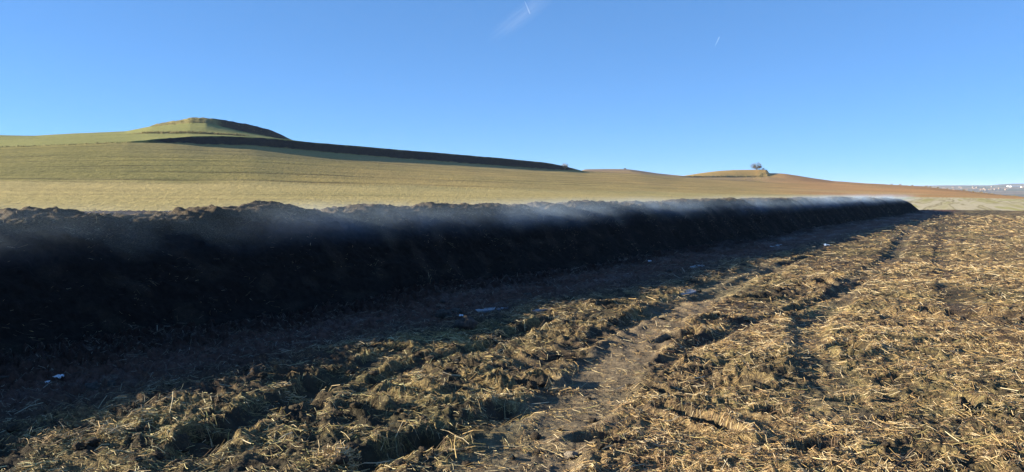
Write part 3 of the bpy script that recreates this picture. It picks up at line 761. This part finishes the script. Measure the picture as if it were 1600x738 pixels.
# ------------------------------------------------------------------ straw tufts and long stalks
def tuft(xp, yp, n, spread, L, label, w=(6, 5, 3, 1, 2, 4, 0, 1), up=.35, bright=1.15):
    X, Y = px(xp, yp); ang = rng.normal(rng.uniform(.6, 2.2), .7, n)
    dx_ = np.clip(rng.normal(0, spread, n), -1.25 * spread, 1.25 * spread); dy_ = np.clip(rng.normal(0, spread * .55, n), -.7 * spread, .7 * spread)
    dome = spread * .55 * np.exp(-((dx_ / spread) ** 2 + (dy_ / spread / .55) ** 2) / 1.6)
    x = X + dx_; y = Y + dy_
    z = ground_z(x, y) + dome * rng.uniform(.2, 1, n)
    v, f, c = straws(x, y, z, ang, np.clip(rng.lognormal(math.log(L * .62), .4, n), .02, .17), rng.uniform(.0025, .005, n), rng.normal(.0, up * .7, n), palette(n, w) * bright, .3)
    link("straw_tuft", mesh_np("straw_tuft", v, f, M_STRAW, False, {"col": c}), label=label, cat="straw", group="straw tufts")
tuft(520, 728, 420, .10, .08, "golden mound of matted straw at the bottom edge beside the deep rut", up=.5)
tuft(610, 716, 160, .07, .07, "reddish straw tuft on the lip of the deep rut", (5, 1, 4, 4, 0, 1, 1, 0))
tuft(140, 700, 130, .13, .14, "sprawling bright straw bundle in the bottom left corner")
tuft(60, 705, 150, .09, .07, "brownish straw clump at the left edge by the shadow line", (4, 1, 5, 4, 0, 0, 1, 0))
tuft(215, 672, 70, .10, .14, "long greenish stalks crossing near the shadow line at left", (2, 3, 1, 0, 5, 2, 0, 5), .2)
tuft(300, 690, 160, .11, .08, "olive tuft of grassy straw in the lower left", (1, 2, 2, 1, 5, 1, 1, 6), .5, .9)
tuft(420, 672, 160, .12, .08, "greenish matted tuft left of the deep rut", (1, 2, 2, 1, 5, 1, 1, 6), .5, .9)
tuft(455, 620, 130, .11, .08, "pale straw tuft just below the shadow line at centre left")
tuft(585, 560, 150, .14, .08, "sunlit straw tuft on the shadow's edge left of the white scrap")
tuft(780, 535, 170, .16, .09, "yellow straw tuft right of the white scrap on the lane edge")
tuft(660, 600, 150, .12, .08, "tan straw cushion amid the churned strip")
tuft(880, 612, 140, .11, .08, "orange straw tuft beside the hoof-like hollows", (5, 2, 5, 3, 0, 1, 0, 0))
tuft(1000, 640, 130, .12, .07, "flattened straw cushion on the right bank of the wide rut")
tuft(1310, 690, 170, .14, .08, "bright straw patch in the lower right near a dark hollow")
tuft(1540, 660, 150, .13, .08, "loose tuft of pale grassy stalks near the right edge", (2, 4, 1, 0, 3, 3, 0, 2), .45)
tuft(1230, 560, 160, .18, .09, "wide straw cushion in the middle of the littered ground")
for i in range(46):
    xp = random.uniform(60, 1590); yp = 450 + 285 * random.random() ** .7
    X, Y = px(xp, yp); s, q = to_sq(X, Y)
    if q < -5.6: continue
    n1 = np.array([1.0])
    v, f, c = straws(n1 * X, n1 * Y, n1 * (.02 + .012 * random.random()), n1 * random.gauss(1.4, .6), n1 * random.uniform(.08, .17) * max(1, Y / 9), n1 * random.uniform(.005, .008) * max(1, Y / 8), n1 * random.uniform(0, .18),
                     PALETTE[[random.choice([0, 1, 5])]] * 1.2, .2, ground_z)
    link("straw_stalk", mesh_np("straw_stalk", v, f, M_STRAW, False, {"col": c}), label="single long pale straw stalk lying loose on the littered ground", cat="straw", group="long loose stalks")

# ------------------------------------------------------------------ tree, shrubs, rough grass
M_BARK = mat_plain("grey_bark", [(.3, (.10, .08, .065)), (.7, (.20, .17, .14))], 2, .95)
def leaf_mat(name, c):
    k = NT(name); n = k.noise(k.pos(), 1.6, 3); k.base(k.ramp(n, [(.3, tuple(.65 * q_ for q_ in c)), (.7, tuple(1.3 * q_ for q_ in c))]), .8, .15); return k.m
M_OAK = leaf_mat("oak_foliage", (.12, .105, .08)); M_SCRUB = leaf_mat("dry_scrub", (.27, .21, .13)); M_ROUGH = leaf_mat("rough_grass", (.27, .22, .10))
def limb(a_, b_, r0, r1, k=6):
    a_ = np.array(a_, float); b_ = np.array(b_, float); d = b_ - a_; d = d / np.linalg.norm(d)
    u_ = np.cross(d, [.3, .9, .2]); u_ /= np.linalg.norm(u_); w_ = np.cross(d, u_)
    an = np.arange(k) * 2 * math.pi / k
    ring = np.cos(an)[:, None] * u_ + np.sin(an)[:, None] * w_
    v = np.concatenate([a_ + ring * r0, b_ + ring * r1]); i = np.arange(k)
    return v, np.stack([i, (i + 1) % k, k + (i + 1) % k, k + i], 1)
def woody(name, at, h, w, leaves, lmat, label, cat, trunk_h=.3, leaf=.22, seed=0, group=None, dome=False):
    rs = np.random.default_rng(seed); e = link(name, None, label=label, cat=cat, group=group); e.location = at
    vs, fs, o = [], [], 0; tips = []
    def add(a_, b_, r0, r1):
        nonlocal o
        v, f = limb(a_, b_, r0, r1); vs.append(v); fs.append(f + o); o += len(v)
    th = h * trunk_h; add((0, 0, -.3), (.04 * h, 0, th), .06 * h, .045 * h)
    def grow(a_, d, ln, rad, lev):
        b_ = a_ + d * ln; add(a_, b_, rad, rad * .62)
        if lev == 0: tips.append(b_); return
        for _ in range(3 if lev > 1 else 4):
            nd = d + rs.normal(0, .55, 3) * [1, 1, .6]; nd[2] += .12; nd /= np.linalg.norm(nd)
            grow(b_, nd, ln * rs.uniform(.62, .8), rad * .6, lev - 1)
        tips.append(b_)
    for q_ in range(5):
        an = q_ * 1.257 + rs.uniform(-.3, .3); d = np.array([math.cos(an) * w / h * .8, math.sin(an) * w / h * .8, .75]); d /= np.linalg.norm(d)
        grow(np.array([.04 * h, 0, th * rs.uniform(.75, 1)]), d, h * .27, .024 * h, 2)
    v = np.concatenate(vs); f = np.concatenate(fs)
    link("trunk", mesh_np("trunk", v, f, M_BARK, True), e)
    tp = np.array(tips); ctr = tp[rs.integers(0, len(tp), leaves)] + rs.normal(0, .085 * h, (leaves, 3))
    if dome:
        hf = leaves // 2; dv_ = rs.normal(size=(hf, 3)); dv_ /= np.linalg.norm(dv_, axis=1)[:, None]
        rad = rs.uniform(.25, 1, (hf, 1)) ** .5 * (1 + .28 * noise3(dv_[:, 0] * 2, dv_[:, 1] * 2, dv_[:, 2] * 2, 7))[:, None]
        ctr[:hf] = dv_ * rad * [w * .46, w * .46, h * .44] + [0, 0, h * .52]
    nrm_ = rs.normal(size=(leaves, 3)); a1 = np.cross(nrm_, rs.normal(size=(leaves, 3))); a1 /= np.linalg.norm(a1, axis=1)[:, None]; a2 = np.cross(nrm_, a1); a2 /= np.linalg.norm(a2, axis=1)[:, None]
    sz = leaf * rs.uniform(.5, 1.2, (leaves, 1))
    lv = np.stack([ctr - a1 * sz, ctr + a2 * sz * .6, ctr + a1 * sz, ctr - a2 * sz * .6], 1).reshape(-1, 3)
    link("crown", mesh_np("crown", lv, np.arange(leaves * 4).reshape(-1, 4), lmat, False), e)
    return e
pt = hill_at(1180, 6.95)
woody("oak_tree", pt, 5.2, 8.8, 980, M_OAK, "lone grey bushy oak on the brown knoll against the sky", "tree", .12, .26, 3, None, True)
pt = hill_at(882, 3.35)
woody("shrub", pt, 2.6, 3.4, 420, M_SCRUB, "pale dry shrub on the dark bank near its right end", "shrub", .12, .2, 5, None, True)
for i, (xp, kk, h) in enumerate([(1392, 7.0, 1.2), (1405, 7.0, 1.6), (1424, 7.0, 1.1), (1446, 7.0, 1.8), (1452, 7.0, 1.2), (1464, 7.0, 1.3), (1479, 7.0, .9), (1505, 7.0, 1.2), (1519, 7.0, .8), (1532, 7.0, 1.0)]):
    woody("shrub", hill_at(xp, kk), h * .7, h * 1.3, 120, M_SCRUB, "tiny dry shrub on the crest of the brown slope at right", "shrub", .1, .16, 20 + i, "shrubs along the brown crest")
woody("shrub", hill_at(1191, 7.0), 1.6, 2.4, 160, M_SCRUB, "low shrub on the knoll's edge just right of the oak", "shrub", .1, .18, 41)
woody("shrub", hill_at(976, 7.95), 1.3, 6.0, 220, M_OAK, "low dark scrub on the far ridge right of the dark bank", "shrub", .1, .4, 43)

gp = []
def rough(n, x0, x1, k0, k1, h):
    for _ in range(n):
        p_ = hill_at(random.uniform(x0, x1), random.uniform(k0, k1)); gp.append((*p_, h * random.uniform(.5, 1.3)))
rough(260, 240, 348, 7.0, 7.9, .32); rough(25, 345, 460, 7.0, 7.8, .35); rough(220, 225, 385, 4.95, 6.05, .45)
rough(150, 1080, 1190, 4.95, 6.05, .55); rough(60, 1186, 1201, 6.0, 7.0, .5); rough(50, 1160, 1192, 3.6, 4.9, .4); rough(80, 1385, 1590, 6.9, 7.0, .35); rough(90, 0, 250, 2.97, 3.03, .3)
gp = np.array(gp); bl = 9
ctr = np.repeat(gp, bl, axis=0); m = len(ctr); an = rng.uniform(0, 6.28, m); hgt = ctr[:, 3] * rng.uniform(.5, 1.1, m)
bx = ctr[:, 0] + rng.normal(0, .4, m); by = ctr[:, 1] + rng.normal(0, .4, m); bz = ctr[:, 2] - .08
wd = hgt * .28; lean = rng.normal(0, .35, (m, 2)) * hgt[:, None]
v = np.stack([np.stack([bx - np.cos(an) * wd, by - np.sin(an) * wd, bz], -1), np.stack([bx + np.cos(an) * wd, by + np.sin(an) * wd, bz], -1), np.stack([bx + lean[:, 0], by + lean[:, 1], bz + hgt], -1)], 1).reshape(-1, 3)
link("rough_grass", mesh_np("rough_grass", v, np.arange(m * 3).reshape(-1, 3), M_ROUGH, False), label="rough dry grass growing on the terrace banks of the hill", cat="grass", kind="stuff")

# ------------------------------------------------------------------ far village
M_WALL = mat_plain("house_render", [(.3, (.20, .16, .13)), (.7, (.32, .27, .22))], .1); M_ROOF = mat_plain("clay_tiles", [(.3, (.33, .17, .10)), (.7, (.45, .26, .16))], .2)
M_SHED = mat_plain("white_cladding", [(.3, (.50, .51, .53)), (.7, (.62, .62, .62))], .05)
def box(x0, x1, y0, y1, z0_, z1_):
    v = np.array([(x, y, z) for z in (z0_, z1_) for y in (y0, y1) for x in (x0, x1)], float)
    return v, np.array([(0, 2, 3, 1), (4, 5, 7, 6), (0, 1, 5, 4), (2, 6, 7, 3), (0, 4, 6, 2), (1, 3, 7, 5)])
def house(X, Y, w, dpt, h, rot, name, label, cat, group, wall, roof, rh):
    e = link(name, None, label=label, cat=cat, group=group); e.location = (X, Y, far_z(X, Y)); e.rotation_euler = (0, 0, rot)
    v, f = box(-w / 2, w / 2, -dpt / 2, dpt / 2, -3, h); link("wall", mesh_np("wall", v, f, wall, False), e)
    o_ = .5; rv = np.array([(-w / 2 - o_, -dpt / 2 - o_, h + .01), (w / 2 + o_, -dpt / 2 - o_, h + .01), (w / 2 + o_, dpt / 2 + o_, h + .01), (-w / 2 - o_, dpt / 2 + o_, h + .01), (-w / 2 - o_, 0, h + rh), (w / 2 + o_, 0, h + rh)], float)
    m_ = mesh_np("roof", rv, [np.array([(0, 1, 5, 4), (2, 3, 4, 5), (3, 2, 1, 0)]), np.array([(0, 4, 3), (1, 2, 5)])], roof, False); link("roof", m_, e)
for i in range(30):
    xp = random.choice([random.gauss(1484, 12), random.uniform(1455, 1560), random.uniform(1515, 1600)]); D = random.uniform(3600, 4600)
    house((xp - 800) / FPX * D, D, random.uniform(8, 14), random.uniform(7, 10), random.uniform(3.5, 5.5), random.uniform(-.6, .6), "house", "tiny pale house with a tiled roof in the hazy village across the valley", "house", "village houses across the valley", M_WALL, M_ROOF, 2.2)
for xp, D, w, lab in ((1585, 4250, 62, "long white shed above the village at the far right, the wider one"), (1576, 4420, 26, "short white shed just left of the long white shed"), (1600, 4150, 40, "white shed cut by the right edge of the picture")):
    house((xp - 800) / FPX * D, D, w, 18, 5, .1, "shed", lab, "shed", "white sheds across the valley", M_SHED, M_SHED, 2.5)

# ------------------------------------------------------------------ air: steam, haze, contrails, a wisp of cirrus
def volmat(name, color, density, aniso=0.0):
    k = NT(name); k.t.nodes.remove(k.b)
    pv = k.n("ShaderNodeVolumePrincipled"); pv.inputs["Color"].default_value = (*color, 1); pv.inputs["Anisotropy"].default_value = aniso
    pv.inputs["Density"].default_value = density; k.l(pv.outputs[0], k.out.inputs["Volume"]); return k, pv
# steam rolls off the crest; local x runs along the heap, y towards the camera side
ks, pv = volmat("steam", (.58, .76, 1.0), 0.0, .1)
tc = ks.n("ShaderNodeTexCoord").outputs["Object"]; sx = ks.n("ShaderNodeSeparateXYZ"); ks.l(tc, sx.inputs[0])
wob = ks.noise(ks.mapping(tc, (.22, .5, .7)), 1.0, 3, .6, .4)
wisp = ks.noise(ks.mapping(tc, (.9, 1.3, 1.1)), 1.0, 3, .6, .8)
def rng_(a_, b_, s_):
    nd = ks.n("ShaderNodeMapRange", interpolation_type='SMOOTHSTEP'); nd.inputs[1].default_value = a_; nd.inputs[2].default_value = b_; ks.l(s_, nd.inputs[0]); return nd.outputs[0]
up_ = rng_(1.62, 1.1, sx.outputs[2]); lowz = rng_(0.72, 1.3, sx.outputs[2])
yy_ = ks.math('MULTIPLY', rng_(1.95, .8, sx.outputs[1]), rng_(-1.2, -.2, sx.outputs[1]))
den = ks.math('MULTIPLY', rng_(.28, .66, wob), ks.math('ADD', rng_(.3, .75, wisp), .30))
den = ks.math('MULTIPLY', ks.math('MULTIPLY', den, up_), ks.math('MULTIPLY', lowz, yy_))
along_ = ks.n("ShaderNodeMapRange"); along_.inputs[1].default_value = 0; along_.inputs[2].default_value = 60; along_.inputs[3].default_value = 1.3; along_.inputs[4].default_value = 1.15; ks.l(sx.outputs[0], along_.inputs[0]); den = ks.math('MULTIPLY', den, along_.outputs[0])
ends_ = ks.math('MULTIPLY', rng_(-7, -4, sx.outputs[0]), rng_(74, 66, sx.outputs[0]))
STEAM = 0.31
ks.l(ks.math('MULTIPLY', ks.math('MULTIPLY', den, ends_), STEAM), pv.inputs["Density"])
ks.m.cycles.volume_step_rate = 0.12 if hasattr(ks.m.cycles, "volume_step_rate") else 1
sN = 40; sa = np.linspace(-8, 75, sN)
prof_ = np.array([(2.0, .42), (2.05, 1.3), (1.2, 2.0), (0, 2.25), (-1.4, 2.1), (-2.1, 1.3), (-1.9, .42)])
cq = crest_q(sa) + 10.4
sv = np.stack([np.stack([np.full(7, s_), prof_[:, 0] + c_, prof_[:, 1]], 1) for s_, c_ in zip(sa, cq)]).reshape(-1, 3)
sf = grid_faces(sN, 7, True)
so = link("steam", mesh_np("steam", sv, [sf, np.array([np.arange(7)]), np.array([np.arange(7)[::-1] + 7 * (sN - 1)])], ks.m, True), label="thin bluish steam drifting along the crest of the manure windrow", cat="steam", kind="stuff")
ox, oy = to_xy(0, -10.4)
so.matrix_world = Matrix(((U[0], Nn[0], 0, ox), (U[1], Nn[1], 0, oy), (0, 0, 1, 0), (0, 0, 0, 1)))

kh, _ = volmat("haze", (.62, .78, 1.0), 0.000065, .0)
hv, hf = box(-15500, 15500, -15500, 15500, -28, 112)
link("haze", mesh_np("haze", hv, hf, kh.m, False), label="thin pale air haze over the whole valley", cat="haze", kind="stuff")

def contrail(x0, y0, x1, y1, D, w, label, dens):
    a_ = np.array([(x0 - 800) / FPX * D, D, EYE + (HORIZON - y0) / FPX * D]); b_ = np.array([(x1 - 800) / FPX * D * 1.04, D * 1.04, EYE + (HORIZON - y1) / FPX * D * 1.04])
    vs = []; K = 12; k = 10; d = b_ - a_; d /= np.linalg.norm(d); u_ = np.cross(d, [0, 0, 1.]); u_ /= np.linalg.norm(u_); w_ = np.cross(d, u_); an = np.arange(k) * 2 * math.pi / k
    for i in range(K):
        t = i / (K - 1); r = w * (.25 + .75 * t ** .5) * (1 if i < K - 1 else .2)
        vs.append(a_ + (b_ - a_) * t + (np.cos(an)[:, None] * u_ + np.sin(an)[:, None] * w_) * r)
    kk, _ = volmat("contrail_ice", (1, 1, 1), dens)
    o = link("contrail", mesh_np("contrail", np.concatenate(vs) - a_, [grid_faces(K, k, True), np.array([np.arange(k)[::-1]]), np.array([np.arange(k) + k * (K - 1)])], kk.m, True), label=label, cat="contrail", group="contrails")
    o.location = a_
contrail(819, 6, 828, 27, 36000, 32, "short white contrail crossing the faint cirrus wisp at top centre", .0016)
contrail(1113, 76, 1120, 61, 36000, 26, "shorter faint contrail alone in the sky at upper right", .0013)
kc, pc = volmat("cirrus_ice", (1, 1, 1), 0)
tcc = kc.n("ShaderNodeTexCoord").outputs["Object"]
g = kc.n("ShaderNodeTexGradient", gradient_type='SPHERICAL'); kc.l(tcc, g.inputs[0])
nz = kc.noise(kc.mapping(tcc, (1.2, 2.2, 4.0)), 1.3, 4, .6, .5)
mr = kc.n("ShaderNodeMapRange"); mr.inputs[1].default_value = .35; mr.inputs[2].default_value = .75; kc.l(nz, mr.inputs[0])
kc.l(kc.math('MULTIPLY', kc.math('MULTIPLY', g.outputs[0], mr.outputs[0]), .00017), pc.inputs["Density"])
cv_, cf_ = ico(3)
co = link("cirrus_cloud", mesh_np("cirrus_cloud", cv_, cf_, kc.m, True), label="faint feathery cirrus wisp at the top centre of the sky", cat="cloud")
D = 36500; co.location = ((818 - 800) / FPX * D, D, (300 - 27) / FPX * D); co.scale = (2300, 900, 520); co.rotation_euler = (0, -R(36), 0)
